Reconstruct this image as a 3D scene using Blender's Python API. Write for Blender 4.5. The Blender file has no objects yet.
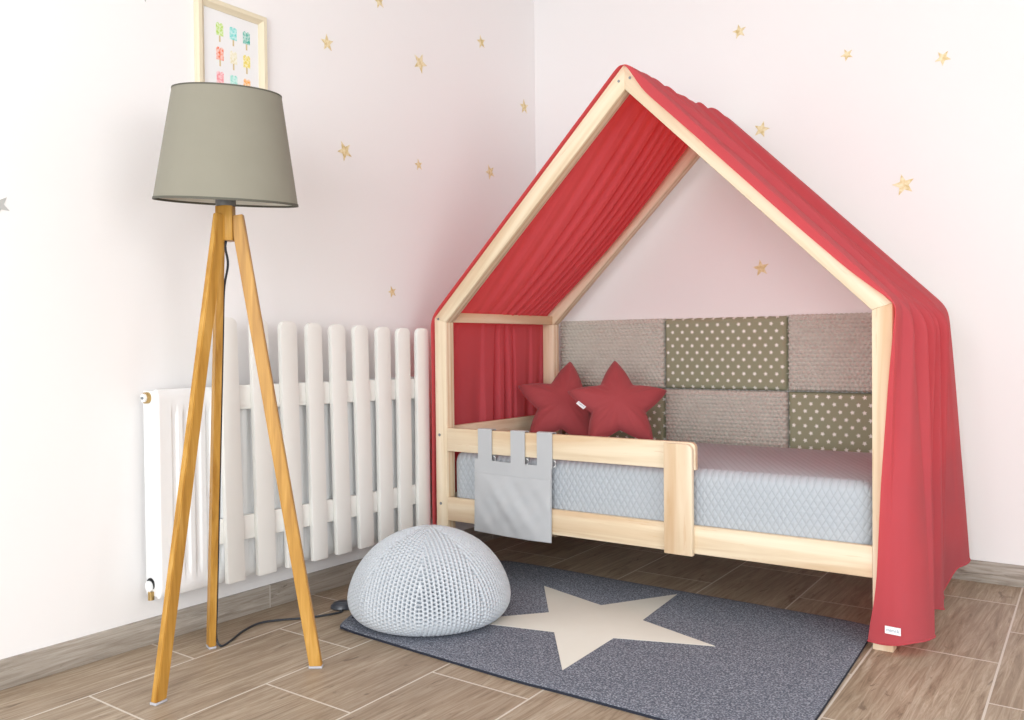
import bpy, bmesh, math, random
import numpy as np
from mathutils import Vector, Matrix
random.seed(7)
rng = np.random.RandomState(11)
S = bpy.context.scene
COL = S.collection
# ------------------------------------------------------------------ camera
CAMPOS = Vector((2.4295, -3.6462, 0.8820))
YAW, PITCH, ROLL, FPX = -0.6162, -0.0169, -0.0098, 896.13
F = Vector((math.sin(YAW)*math.cos(PITCH), math.cos(YAW)*math.cos(PITCH), math.sin(PITCH)))
R0 = Vector((math.cos(YAW), -math.sin(YAW), 0)); U0 = R0.cross(F)
RR = R0*math.cos(ROLL) + U0*math.sin(ROLL); UU = -R0*math.sin(ROLL) + U0*math.cos(ROLL)
cd = bpy.data.cameras.new('camera'); cam = bpy.data.objects.new('camera', cd); COL.objects.link(cam)
cd.sensor_width = 36.0; cd.lens = 36.0*FPX/1024.0; cd.clip_start = 0.05
cam.matrix_world = Matrix(((RR.x, UU.x, -F.x, CAMPOS.x), (RR.y, UU.y, -F.y, CAMPOS.y), (RR.z, UU.z, -F.z, CAMPOS.z), (0, 0, 0, 1)))
S.camera = cam
# ------------------------------------------------------------------ light
w = bpy.data.worlds.new('daylight'); S.world = w; w.use_nodes = True
w.node_tree.nodes['Background'].inputs[0].default_value = (0.86, 0.93, 1.0, 1)
w.node_tree.nodes['Background'].inputs[1].default_value = 1.0
def area(name, loc, target, sx, sy, power, col):
    l = bpy.data.lights.new(name, 'AREA'); l.shape = 'RECTANGLE'; l.size = sx; l.size_y = sy
    l.energy = power; l.color = col
    o = bpy.data.objects.new(name, l); COL.objects.link(o); o.location = loc
    o.rotation_euler = (Vector(target)-Vector(loc)).to_track_quat('-Z', 'Y').to_euler()
    return o
area('window_daylight', (2.8, -6.3, 1.2), (1.0, 0, 0.95), 2.8, 2.0, 115, (0.95, 0.978, 1.0))
area('side_window_daylight', (5.1, -3.4, 1.5), (0, -1.8, 1.1), 1.8, 1.7, 30, (1.0, 0.985, 0.96))
S.view_settings.view_transform = 'Standard'; S.view_settings.look = 'None'
S.view_settings.exposure = 0.40; S.view_settings.gamma = 1.0; S.view_settings.use_curve_mapping = False

# ------------------------------------------------------------------ materials
def lin(r, g, b):
    f = lambda c: (c/255/12.92) if c/255 <= 0.04045 else ((c/255+0.055)/1.055)**2.4
    return (f(r), f(g), f(b), 1.0)
class NT:
    def __init__(s, name):
        s.m = bpy.data.materials.new(name); s.m.use_nodes = True
        s.t = s.m.node_tree; s.b = s.t.nodes['Principled BSDF']
    def n(s, typ, **kw):
        nd = s.t.nodes.new(typ)
        for k, v in kw.items(): setattr(nd, k, v)
        return nd
    def l(s, a, b): s.t.links.new(a, b)
    def put(s, sock, v):
        if isinstance(v, bpy.types.NodeSocket): s.l(v, sock)
        else: sock.default_value = v
    def math(s, op, a, b=0.0, c=0.0):
        nd = s.n('ShaderNodeMath', operation=op)
        s.put(nd.inputs[0], a); s.put(nd.inputs[1], b); s.put(nd.inputs[2], c)
        return nd.outputs[0]
    def pos(s, rot=(0, 0, 0), scale=(1, 1, 1)):
        g = s.n('ShaderNodeNewGeometry'); mp = s.n('ShaderNodeMapping')
        s.l(g.outputs['Position'], mp.inputs[0]); mp.inputs['Rotation'].default_value = rot
        sc = s.n('ShaderNodeVectorMath', operation='MULTIPLY'); s.l(mp.outputs[0], sc.inputs[0]); sc.inputs[1].default_value = scale
        return sc.outputs[0]
    def noise(s, vec, scale=1, detail=3, rough=0.5, dist=0.0):
        nd = s.n('ShaderNodeTexNoise'); s.l(vec, nd.inputs['Vector'])
        nd.inputs['Scale'].default_value = scale; nd.inputs['Detail'].default_value = detail
        nd.inputs['Roughness'].default_value = rough; nd.inputs['Distortion'].default_value = dist
        return nd.outputs[0]
    def ramp(s, fac, stops):
        nd = s.n('ShaderNodeValToRGB'); s.l(fac, nd.inputs[0])
        el = nd.color_ramp.elements
        while len(el) < len(stops): el.new(0.5)
        for e, (p, c) in zip(el, stops): e.position = p; e.color = c
        return nd.outputs[0]
    def mix(s, fac, a, b, mode='MIX'):
        nd = s.n('ShaderNodeMix', data_type='RGBA', blend_type=mode)
        s.put(nd.inputs[0], fac); s.put(nd.inputs[6], a); s.put(nd.inputs[7], b)
        return nd.outputs[2]
    def bump(s, h, strength=0.3, dist=0.002):
        nd = s.n('ShaderNodeBump'); nd.inputs['Strength'].default_value = strength; nd.inputs['Distance'].default_value = dist
        s.l(h, nd.inputs['Height']); s.l(nd.outputs[0], s.b.inputs['Normal'])
    def fin(s, col, rough=0.6, spec=0.3):
        s.put(s.b.inputs['Base Color'], col); s.put(s.b.inputs['Roughness'], rough)
        s.b.inputs['Specular IOR Level'].default_value = spec
        return s.m
def plain(name, col, rough=0.5, spec=0.3, metal=0.0, nscale=40, namt=0.04):
    k = NT(name); v = k.noise(k.pos(), nscale, 2)
    c2 = tuple(min(1, x*(1-namt*2)) for x in col[:3])+(1,)
    k.b.inputs['Metallic'].default_value = metal
    return k.fin(k.mix(v, c2, col), rough, spec)

def pine(name, rot=(0, 0, 0), seed=0.0):
    """grain runs along local X after the rotation"""
    k = NT(name); p = k.pos(rot, (1.6, 26, 26))
    off = k.n('ShaderNodeVectorMath', operation='ADD'); k.l(p, off.inputs[0]); off.inputs[1].default_value = (seed, seed*3.1, seed*1.7)
    p = off.outputs[0]
    a = k.noise(p, 1.0, 4, 0.55, 0.6); b = k.noise(p, 3.2, 3, 0.6)
    wv = k.n('ShaderNodeTexWave', wave_type='BANDS', bands_direction='Y'); k.l(p, wv.inputs[0])
    wv.inputs['Scale'].default_value = 0.55; wv.inputs['Distortion'].default_value = 5.0; wv.inputs['Detail'].default_value = 2.0; wv.inputs['Detail Scale'].default_value = 0.6
    c = k.ramp(a, [(0.25, lin(212, 187, 153)), (0.5, lin(231, 213, 184)), (0.75, lin(241, 227, 203))])
    c = k.mix(k.math('MULTIPLY', k.math('POWER', wv.outputs[1], 3.0), 0.55), c, lin(198, 150, 100))
    c = k.mix(k.math('MULTIPLY', k.math('GREATER_THAN', b, 0.66), 0.3), c, lin(206, 164, 116))
    k.bump(a, 0.08, 0.001)
    return k.fin(c, 0.5, 0.3)
M = {}
M['pine_x'] = pine('pine_along_x')
M['pine_x2'] = pine('pine_along_x_b', seed=4.3)
M['pine_z'] = pine('pine_upright', (0, math.pi/2, 0), 1.3)
M['pine_z2'] = pine('pine_upright_b', (0, math.pi/2, 0), 7.9)
M['pine_y'] = pine('pine_along_y', (0, 0, math.pi/2), 2.1)
M['pine_l'] = pine('pine_rising', (0, math.radians(44.6), 0), 3.7)
M['pine_r'] = pine('pine_falling', (0, -math.radians(44.6), 0), 5.2)

def wall_mat(name, c1, c2):
    k = NT(name); v = k.noise(k.pos(), 1.2, 2); fine = k.noise(k.pos(), 180, 2)
    k.bump(fine, 0.05, 0.001)
    return k.fin(k.mix(v, c1, c2), 0.85, 0.15)
M['wall'] = wall_mat('wall_paint', lin(240, 238, 237), lin(241, 239, 238))

def tile_wood(name, skirting=None):
    k = NT(name); g = k.n('ShaderNodeNewGeometry'); sp = k.n('ShaderNodeSeparateXYZ'); k.l(g.outputs['Position'], sp.inputs[0])
    x, y, z = sp.outputs
    if skirting is None:
        u = k.math('DIVIDE', k.math('SUBTRACT', k.math('MULTIPLY_ADD', k.math('ADD', y, 1.2), 0.037, x), 0.192), 0.3205)
        col = k.math('FLOOR', u); fu = k.math('FRACT', u)
        par = k.math('MODULO', k.math('ADD', col, 40.0), 2.0)
        v = k.math('DIVIDE', k.math('ADD', k.math('MULTIPLY_ADD', k.math('SUBTRACT', x, 1.0), 0.03, y), 1.815), 0.633)
        v = k.math('MULTIPLY_ADD', par, 0.5, v)
        row = k.math('FLOOR', v); fv = k.math('FRACT', v)
        du = k.math('MULTIPLY', k.math('MINIMUM', fu, k.math('SUBTRACT', 1.0, fu)), 0.3205)
        dv = k.math('MULTIPLY', k.math('MINIMUM', fv, k.math('SUBTRACT', 1.0, fv)), 0.633)
        d = k.math('MINIMUM', du, dv); a, b, along, across = col, row, y, x
    else:
        along = y if skirting == 'y' else x
        v = k.math('DIVIDE', k.math('ADD', along, 1.661), 1.266)
        row = k.math('FLOOR', v); fv = k.math('FRACT', v)
        d = k.math('MULTIPLY', k.math('MINIMUM', fv, k.math('SUBTRACT', 1.0, fv)), 1.266); a, b, across = row, row, z
    rnd = k.n('ShaderNodeTexWhiteNoise', noise_dimensions='2D'); cb = k.n('ShaderNodeCombineXYZ'); k.l(a, cb.inputs[0]); k.l(b, cb.inputs[1]); k.l(cb.outputs[0], rnd.inputs['Vector'])
    r = rnd.outputs['Value']
    def vec(sa, sb, sr):
        c = k.n('ShaderNodeCombineXYZ'); k.l(k.math('MULTIPLY', across, sa), c.inputs[0]); k.l(k.math('MULTIPLY', along, sb), c.inputs[1]); k.l(k.math('MULTIPLY', r, sr), c.inputs[2])
        return c.outputs[0]
    grain = k.noise(vec(44, 2.6, 60), 1.0, 8, 0.75, 1.5)
    fine = k.noise(vec(210, 7, 90), 1.0, 3, 0.65)
    patch = k.noise(vec(7, 2.2, 33), 1.0, 3, 0.5, 0.5)
    knots = k.noise(vec(22, 6.0, 71), 1.0, 4, 0.65, 1.2)
    if skirting is None:
        c = k.ramp(grain, [(0.28, lin(106, 88, 69)), (0.48, lin(190, 172, 148)), (0.66, lin(232, 219, 198))])
        c = k.mix(k.math('MULTIPLY', r, 0.28), c, lin(130, 108, 90))
    else:
        c = k.ramp(grain, [(0.28, lin(124, 116, 106)), (0.48, lin(182, 175, 165)), (0.68, lin(220, 214, 205))])
    c = k.mix(k.math('MULTIPLY', k.math('POWER', patch, 1.5), 0.75), c, lin(128, 108, 88) if skirting is None else lin(150, 140, 128))
    c = k.mix(k.math('MULTIPLY', k.math('POWER', fine, 1.5), 0.6), c, lin(112, 94, 76))
    kn = k.ramp(knots, [(0.615, (0, 0, 0, 1)), (0.70, (1, 1, 1, 1))])
    c = k.mix(k.math('MULTIPLY', kn, 0.6), c, lin(84, 66, 50))
    gm = k.math('LESS_THAN', d, 0.0028)
    c = k.mix(gm, c, lin(214, 206, 194) if skirting is None else lin(188, 182, 173))
    k.bump(k.math('SUBTRACT', grain, k.math('MULTIPLY', gm, 1.5)), 0.12, 0.0015)
    return k.fin(c, k.math('MULTIPLY_ADD', grain, 0.2, 0.38), 0.35)
M['floor'] = tile_wood('wood_look_floor_tile'); M['skirt_y'] = tile_wood('wood_look_skirting_y', 'y'); M['skirt_x'] = tile_wood('wood_look_skirting_x', 'x')

def oak(name, seed):
    k = NT(name); p = k.pos((0, 0, 0), (60, 60, 4)); a = k.noise(p, 1.0, 4, 0.55, 0.4)
    c = k.ramp(a, [(0.25, lin(158, 110, 42)), (0.55, lin(188, 140, 62)), (0.8, lin(210, 165, 92))])
    return k.fin(c, 0.42, 0.35)
M['oak'] = oak('honey_wood', 0)

def cloth(name, c1, c2, trans=0.0, weave=900, bump=0.15, big=14, tint=None):
    k = NT(name); p = k.pos()
    v = k.noise(p, big, 3); wv = k.noise(p, weave, 2)
    col = k.mix(v, c1, c2)
    k.bump(k.math('ADD', wv, k.math('MULTIPLY', k.noise(p, 70, 3), 0.8)), bump, 0.002)
    k.fin(col, 0.9, 0.1)
    k.b.inputs['Sheen Weight'].default_value = 0.12
    if trans:
        tb = k.n('ShaderNodeBsdfTranslucent'); k.put(tb.inputs[0], tint or col)
        mx = k.n('ShaderNodeMixShader'); mx.inputs[0].default_value = trans
        out = [n for n in k.t.nodes if n.type == 'OUTPUT_MATERIAL'][0]
        k.l(k.b.outputs[0], mx.inputs[1]); k.l(tb.outputs[0], mx.inputs[2]); k.l(mx.outputs[0], out.inputs[0])
    return k.m
M['muslin'] = cloth('coral_muslin', lin(204, 101, 109), lin(210, 107, 116), 0.5, 700, 0.3, 14, lin(244, 66, 58))
M['pillow'] = cloth('dusty_red_cotton', lin(158, 70, 73), lin(166, 77, 80), 0, 1200, 0.08)
M['grey_cotton'] = cloth('light_grey_cotton', lin(184, 186, 188), lin(190, 191, 193), 0, 1200, 0.08)
M['minky'] = cloth('taupe_plush', lin(190, 186, 176), lin(208, 204, 194), 0, 500, 0.25, 22)
M['lampshade'] = cloth('grey_green_linen', lin(145, 141, 127), lin(151, 147, 133), 0.08, 600, 0.08)
M['shade_lining'] = plain('shade_lining', lin(225, 222, 212), 0.7)
M['shade_rim'] = plain('shade_rim', lin(96, 94, 84), 0.7)
M['collar'] = plain('grey_plastic', lin(110, 112, 112), 0.45)
M['white_paint'] = plain('white_picket_paint', lin(240, 239, 234), 0.5, 0.3, 0, 9, 0.02)
M['radiator'] = plain('white_enamel', lin(240, 241, 241), 0.3, 0.4, 0, 5, 0.005)
M['steel'] = plain('zinc_bolt', lin(150, 155, 158), 0.35, 0.5, 0.8)
M['brass'] = plain('brass', lin(190, 160, 105), 0.35, 0.5, 0.8)
M['dark'] = plain('hole_shadow', lin(35, 35, 36), 0.7)  # painted shadow of an open hole
M['cable'] = plain('dark_cable', lin(58, 62, 68), 0.4)
M['switch'] = plain('foot_switch_plastic', lin(62, 66, 74), 0.3, 0.5)
M['felt'] = plain('pale_felt', lin(190, 190, 196), 0.9)
M['frame'] = plain('cream_frame_paint', lin(228, 217, 190), 0.45, 0.3, 0, 12, 0.02)
M['paper'] = plain('print_paper', lin(238, 238, 238), 0.5, 0.3, 0, 12, 0.01)
M['label'] = plain('white_label', lin(240, 244, 246), 0.7)
M['print'] = plain('label_print', lin(150, 160, 168), 0.7)
M['rug_star'] = cloth('cream_felt', lin(220, 217, 206), lin(226, 223, 213), 0, 800, 0.1)
def gold():
    k = NT('gold_leaf'); v = k.noise(k.pos(), 60, 3)
    c = k.ramp(v, [(0.35, lin(212, 188, 130)), (0.5, lin(230, 212, 164)), (0.65, lin(242, 231, 198))])
    k.b.inputs['Metallic'].default_value = 0.15
    return k.fin(c, 0.5, 0.4)
M['gold'] = gold(); M['silver'] = plain('overexposed_leaf', lin(190, 190, 188), 0.5, 0.4)  # flat grey stands for gold stars washed out by overexposure
def felt_rug():
    k = NT('grey_felt_rug'); p = k.pos((0, 0, 0), (1, 1, 1))
    a = k.noise(p, 200, 4, 0.7); b = k.noise(p, 6, 2); c0 = k.noise(p, 420, 2)
    c = k.ramp(a, [(0.36, lin(80, 84, 96)), (0.5, lin(112, 117, 129)), (0.62, lin(176, 180, 190))])
    c = k.mix(k.math('MULTIPLY', b, 0.25), c, lin(104, 109, 122))
    k.bump(k.math('ADD', a, c0), 0.4, 0.002)
    return k.fin(c, 0.95, 0.05)
M['rug'] = felt_rug(); M['backing'] = plain('backing_with_edge_shadow', lin(44, 47, 58), 0.95)  # backing colour also carries the shadow under the rug edge
def knit():
    k = NT('pale_grey_cotton_cord'); v = k.noise(k.pos(), 90, 3)
    c = k.mix(v, lin(188, 194, 200), lin(205, 209, 214)); k.bump(k.noise(k.pos(), 500, 2), 0.2, 0.001)
    return k.fin(c, 0.85, 0.1)
M['knit'] = knit()
def sheet():
    k = NT('grey_quilted_sheet'); g = k.n('ShaderNodeNewGeometry'); sp = k.n('ShaderNodeSeparateXYZ'); k.l(g.outputs['Position'], sp.inputs[0])
    x, y, z = sp.outputs
    t = k.math('ADD', z, k.math('MULTIPLY', y, -0.9))
    s1 = k.math('ABSOLUTE', k.math('SINE', k.math('MULTIPLY', k.math('ADD', x, k.math('MULTIPLY', t, 0.62)), 135.0)))
    s2 = k.math('ABSOLUTE', k.math('SINE', k.math('MULTIPLY', k.math('SUBTRACT', x, k.math('MULTIPLY', t, 0.62)), 135.0)))
    h = k.math('MINIMUM', s1, s2)
    c = k.mix(k.ramp(h, [(0.0, (1, 1, 1, 1)), (0.3, (0, 0, 0, 1))]), lin(184, 190, 196), lin(167, 173, 179))
    c = k.mix(k.math('MULTIPLY', k.noise(k.pos(), 9, 3), 0.3), c, lin(172, 176, 180))
    k.bump(h, 0.5, 0.004)
    return k.fin(c, 0.9, 0.1)
M['sheet'] = sheet()
def starcloth():
    """khaki cotton printed with rows of small white five-pointed stars"""
    k = NT('khaki_star_print'); g = k.n('ShaderNodeNewGeometry'); sp = k.n('ShaderNodeSeparateXYZ'); k.l(g.outputs['Position'], sp.inputs[0])
    x, y, z = sp.outputs
    PX, PZ = 0.046, 0.0295
    rowf = k.math('DIVIDE', z, PZ); row = k.math('FLOOR', rowf)
    par = k.math('MODULO', row, 2.0)
    xx = k.math('MULTIPLY_ADD', par, 0.5, k.math('DIVIDE', x, PX)); ci = k.math('FLOOR', xx)
    dx = k.math('MULTIPLY', k.math('SUBTRACT', k.math('FRACT', xx), 0.5), PX)
    dz = k.math('MULTIPLY', k.math('SUBTRACT', k.math('FRACT', rowf), 0.5), PZ)
    cb = k.n('ShaderNodeCombineXYZ'); k.l(ci, cb.inputs[0]); k.l(row, cb.inputs[1])
    wn = k.n('ShaderNodeTexWhiteNoise', noise_dimensions='2D'); k.l(cb.outputs[0], wn.inputs['Vector'])
    ang = k.math('ADD', k.math('ARCTAN2', dx, dz), k.math('MULTIPLY', wn.outputs['Value'], 6.28))
    rad = k.math('SQRT', k.math('ADD', k.math('MULTIPLY', dx, dx), k.math('MULTIPLY', dz, dz)))
    sec = 2*math.pi/5
    th = k.math('ABSOLUTE', k.math('SUBTRACT', k.math('FLOORED_MODULO', ang, sec), sec/2))   # 0 at valley, sec/2 at tip
    th = k.math('SUBTRACT', sec/2, th)                                                        # 0 at tip
    Ro, Ri = 0.0104, 0.0048
    # edge from tip (Ro,0) to valley (Ri,36deg): rotate so the edge test is linear
    vx, vy = Ri*math.cos(sec/2), Ri*math.sin(sec/2)
    px = k.math('MULTIPLY', rad, k.math('COSINE', th)); py = k.math('MULTIPLY', rad, k.math('SINE', th))
    cross = k.math('SUBTRACT', k.math('MULTIPLY', k.math('SUBTRACT', px, Ro), vy), k.math('MULTIPLY', py, vx-Ro))
    mask = k.math('LESS_THAN', cross, 0.0)
    c = k.mix(mask, lin(154, 156, 130), lin(240, 240, 232))
    k.bump(k.noise(k.pos(), 900, 2), 0.1, 0.001)
    return k.fin(c, 0.9, 0.1)
M['starcloth'] = starcloth()

# ------------------------------------------------------------------ object helpers
def empty(name, loc, label, cat, group=None):
    o = bpy.data.objects.new(name, None); COL.objects.link(o); o.location = loc; o.empty_display_size = 0.1
    o['label'] = label; o['category'] = cat
    if group: o['group'] = group
    return o
def wloc(o):
    v = Vector((0, 0, 0))
    while o is not None: v += o.location; o = o.parent
    return v
def link(name, me, mat, parent=None, base=None, smooth=None):
    me.materials.append(M[mat] if isinstance(mat, str) else mat)
    o = bpy.data.objects.new(name, me); COL.objects.link(o)
    b = Vector(base) if base is not None else (wloc(parent) if parent else Vector((0, 0, 0)))
    me.transform(Matrix.Translation(-b))
    if parent: o.parent = parent; o.location = b - wloc(parent)
    else: o.location = b
    if smooth is not None:
        me.polygons.foreach_set('use_smooth', [True]*len(me.polygons))
        if smooth < 3: me.set_sharp_from_angle(angle=smooth)
    return o
def obj(name, bm, mat, parent=None, base=None, smooth=0.7):
    bmesh.ops.recalc_face_normals(bm, faces=bm.faces)
    me = bpy.data.meshes.new(name); bm.to_mesh(me); bm.free()
    return link(name, me, mat, parent, base, smooth)
def npobj(name, verts, faces, mat, parent=None, base=None, smooth=4):
    me = bpy.data.meshes.new(name); me.from_pydata([tuple(map(float, v)) for v in verts], [], [tuple(f) for f in faces]); me.update()
    return link(name, me, mat, parent, base, smooth)
def tag(o, label, cat, group=None):
    o['label'] = label; o['category'] = cat
    if group: o['group'] = group
    return o
def box(bm, lo, hi, bev=0.0, seg=2):
    vs = [bm.verts.new((x, y, z)) for x in (lo[0], hi[0]) for y in (lo[1], hi[1]) for z in (lo[2], hi[2])]
    f = [bm.faces.new([vs[i] for i in q]) for q in ((0, 1, 3, 2), (4, 6, 7, 5), (0, 4, 5, 1), (2, 3, 7, 6), (0, 2, 6, 4), (1, 5, 7, 3))]
    if bev:
        bmesh.ops.bevel(bm, geom=list({e for q in f for e in q.edges}), offset=bev, segments=seg, affect='EDGES', profile=0.5)
    return bm
def prism(bm, poly, n, bev=0.0, seg=2):
    """extrude a planar 3-D polygon by vector n"""
    a = [bm.verts.new(p) for p in poly]; b = [bm.verts.new(Vector(p)+Vector(n)) for p in poly]
    fs = [bm.faces.new(a), bm.faces.new(b[::-1])]
    for i in range(len(a)):
        j = (i+1) % len(a); fs.append(bm.faces.new((a[i], b[i], b[j], a[j])))
    bmesh.ops.recalc_face_normals(bm, faces=fs)
    if bev:
        bmesh.ops.bevel(bm, geom=list({e for q in fs for e in q.edges}), offset=bev, segments=seg, affect='EDGES', profile=0.5)
    return bm
def tube(bm, pts, r, seg=10, closed_ends=True):
    pts = [Vector(p) for p in pts]; rings = []
    up = Vector((0, 0, 1))
    for i, p in enumerate(pts):
        d = (pts[min(i+1, len(pts)-1)]-pts[max(i-1, 0)]).normalized()
        a = d.cross(up)
        if a.length < 1e-3: a = d.cross(Vector((1, 0, 0)))
        a.normalize(); b = d.cross(a)
        rings.append([bm.verts.new(p+(a*math.cos(t)+b*math.sin(t))*r) for t in [2*math.pi*k/seg for k in range(seg)]])
    for q, s in zip(rings, rings[1:]):
        for k in range(seg): bm.faces.new((q[k], q[(k+1) % seg], s[(k+1) % seg], s[k]))
    if closed_ends: bm.faces.new(rings[0][::-1]); bm.faces.new(rings[-1])
    return bm
def lathe(bm, prof, c, seg=48, close=False):
    rings = []
    for r, z in prof:
        if r < 1e-6: rings.append([bm.verts.new((c[0], c[1], c[2]+z))])
        else: rings.append([bm.verts.new((c[0]+r*math.cos(2*math.pi*k/seg), c[1]+r*math.sin(2*math.pi*k/seg), c[2]+z)) for k in range(seg)])
    if close: rings.append(rings[0])
    for a, b in zip(rings, rings[1:]):
        for k in range(seg):
            j = (k+1) % seg
            if len(a) == 1: bm.faces.new((a[0], b[k], b[j]))
            elif len(b) == 1: bm.faces.new((a[k], b[0], a[j]))
            else: bm.faces.new((a[k], b[k], b[j], a[j]))
    return bm
def catmull(pts, n=8):
    P = [Vector(p) for p in pts]; P = [P[0]*2-P[1]]+P+[P[-1]*2-P[-2]]; out = []
    for i in range(1, len(P)-2):
        for k in range(n):
            t = k/n; a, b, c, d = P[i-1:i+3]
            out.append(0.5*((2*b)+(c-a)*t+(2*a-5*b+4*c-d)*t*t+(3*b-a-3*c+d)*t**3))
    return out+[P[-2]]
def cylinder(bm, c, ax, r, h, seg=20, bev=0.0):
    ax = Vector(ax).normalized(); c = Vector(c)
    return tube(bm, [c, c+ax*h], r, seg)
B = bmesh.new

# ------------------------------------------------------------------ room shell
XR, YF, ZC = 5.2, -6.4, 2.62
def struct(name, lo, hi, mat, bev=0):
    o = obj(name, box(B(), lo, hi, bev), mat); o['kind'] = 'structure'; return o
struct('floor', (-0.12, YF, -0.1), (XR+0.12, 0.12, 0), 'floor')
struct('wall_left', (-0.12, YF, 0), (0, 0.12, ZC), 'wall')
struct('wall_back', (0, 0, 0), (XR+0.12, 0.12, ZC), 'wall')
struct('ceiling', (-0.12, YF, ZC), (XR+0.12, 0.12, ZC+0.1), 'wall')
struct('wall_right_far', (XR, -2.3, 0), (XR+0.12, 0, ZC), 'wall').name = 'wall_right'
struct('baseboard_left', (0, YF, 0), (0.011, -0.011, 0.0775), 'skirt_y', 0.0015)
struct('baseboard_back', (0, -0.011, 0), (XR, 0, 0.0775), 'skirt_x', 0.0015)

# ------------------------------------------------------------------ house bed
X0, L, YB, PW, PD = 0.1664, 1.68, -0.9704, 0.0558, 0.0486
X1 = X0+L; XM = X0+L/2; HE, HR, HEI, HRI = 0.9893, 1.8172, 0.9711, 1.7316
YBK = -0.155
bed = empty('house_bed', (XM, -0.56, 0), 'natural pine child bed built as an open house frame with a front guard rail', 'bed')
def frame(y0, y1):
    for s, xo, xi in ((0, X0, X0+PW), (1, X1, X1-PW)):
        p = [(xo, y0, 0), (xi, y0, 0), (xi, y0, HEI), (xo, y0, HE)]
        obj('post', prism(B(), p, (0, y1-y0, 0), 0.0022), 'pine_z' if s == 0 else 'pine_z2', bed)
        p = [(xo, y0, HE), (xi, y0, HEI), (XM, y0, HRI), (XM, y0, HR)]
        obj('rafter', prism(B(), p, (0, y1-y0, 0), 0.0022), 'pine_l' if s == 0 else 'pine_r', bed)
frame(YB, YB+PD); frame(YBK-PD, YBK)
for x in (X0+0.029, X1-0.054):
    obj('eave_rail', box(B(), (x, YB+PD, 0.972), (x+0.025, YBK-PD, 1.010), 0.002), 'pine_y', bed)
# lower rails, guard rail, end rails
obj('lower_rail', box(B(), (X0+PW, YB, 0.205), (X1-PW, YB+0.022, 0.295), 0.002), 'pine_x', bed)
obj('lower_rail', box(B(), (X0+PW, YBK-0.022, 0.205), (X1-PW, YBK, 0.295), 0.002), 'pine_x2', bed)
bm = B(); y = YB
zl, zh, xr = 0.474, 0.5627, 1.250
pts = [(X0+PW, y, zl), (xr, y, zl)] + [(xr-0.018+0.018*math.cos(t), y, zh-0.018+0.018*math.sin(t)) for t in np.linspace(0, math.pi/2, 7)] + [(X0+PW, y, zh)]
obj('guard_rail', prism(bm, pts, (0, 0.020, 0), 0.0015), 'pine_x2', bed)
bm = B(); y = YB-0.018; xl, xr, zl, zh = 1.147, 1.246, 0.199, 0.558
pts = [(xl, y, zl), (xr, y, zl)] + [(xr-0.022+0.022*math.cos(t), y, zh-0.022+0.022*math.sin(t)) for t in np.linspace(0, math.pi/2, 8)] + [(xl, y, zh)]
obj('guard_post', prism(bm, pts, (0, 0.0178, 0), 0.002), 'pine_z2', bed)
for x in (X0+0.004, X1-0.026):
    obj('end_rail', box(B(), (x, YB+PD, 0.205), (x+0.022, YBK-PD, 0.295), 0.002), 'pine_y', bed)
    obj('end_rail', box(B(), (x, YB+PD, 0.476), (x+0.022, YBK-PD, 0.564), 0.002), 'pine_y', bed)
obj('bed_base', box(B(), (X0+0.03, YB+0.024, 0.214), (X1-0.03, YBK-0.024, 0.232)), 'pine_y', bed)
for (x, z) in ((0.186, 0.535), (0.189, 0.268), (0.186, 0.985), (XM-0.022, 1.762), (XM+0.020, 1.766), (0.186, 0.445)):
    r = 0.0055 if z < 0.6 and z != 0.445 else 0.0048
    if z == 0.445: continue
    bm = B(); cylinder(bm, (x, YB-0.0016, z), (0, 1, 0), r, 0.003, 18); cylinder(bm, (x, YB-0.0022, z), (0, 1, 0), r*0.45, 0.002, 6)
    obj('bolt', bm, 'steel', bed)

# mattress
mat_o = obj('mattress', box(B(), (0.2245, -0.944, 0.2325), (1.788, -0.183, 0.475), 0.045, 6), 'sheet', None, (1.0, -0.56, 0.2325), 1.2)
tag(mat_o, 'mattress in a light grey diamond-patterned sheet lying in the house bed', 'mattress')

# ------------------------------------------------------------------ canopy drape
def smooth(t): t = np.clip(t, 0, 1); return t*t*(3-2*t)
NV = 220
zs_l = np.linspace(0.03, 0.985, 56); 
# front hem position on the right-hand panel
ez = np.array([0.02, 0.085, 0.144, 0.217, 0.375, 0.483, 0.767, 0.947, 0.985]); ex = np.array([1.780, 1.788, 1.799, 1.806, 1.813, 1.818, 1.838, 1.854, 1.862])
def plan_bottom():
    p = np.array([(1.781, -0.9865), (1.822, -0.998), (1.872, -1.000), (1.917, -0.955), (1.936, -0.905), (1.926, -0.862), (1.898, -0.80), (1.888, -0.72), (1.908, -0.66), (1.912, -0.60), (1.886, -0.53), (1.890, -0.46), (1.872, -0.40), (1.892, -0.32), (1.918, -0.22), (1.922, -0.15), (1.912, -0.10)])
    q = np.array([tuple(v) for v in catmull([(a, b, 0) for a, b in p], 10)])[:, :2]
    s = np.concatenate([[0], np.cumsum(np.hypot(*np.diff(q, axis=0).T))]); s /= s[-1]
    return lambda v: np.stack([np.interp(v, s, q[:, 0]), np.interp(v, s, q[:, 1])], -1)
PB = plan_bottom()
vv = np.linspace(0, 1, NV)
YH0, YH1 = -0.984, -0.136
fold_c = [(0.10, .035, .5), (0.22, .03, .8), (0.33, .022, .9), (0.42, .028, 1.0), (0.505, .02, 1.2), (0.57, .018, .9), (0.635, .022, 1.2), (0.71, .016, 1.0), (0.77, .02, .9), (0.84, .018, 1.1), (0.90, .016, .7)]
def sharp(v, c, wd): return np.exp(-np.abs((v-c)/wd)**1.5)
def pleat(v, c, wd): return smooth((v-c)/(1.9*wd)+1)*(1-smooth((v-c)/(0.42*wd)))
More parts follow.
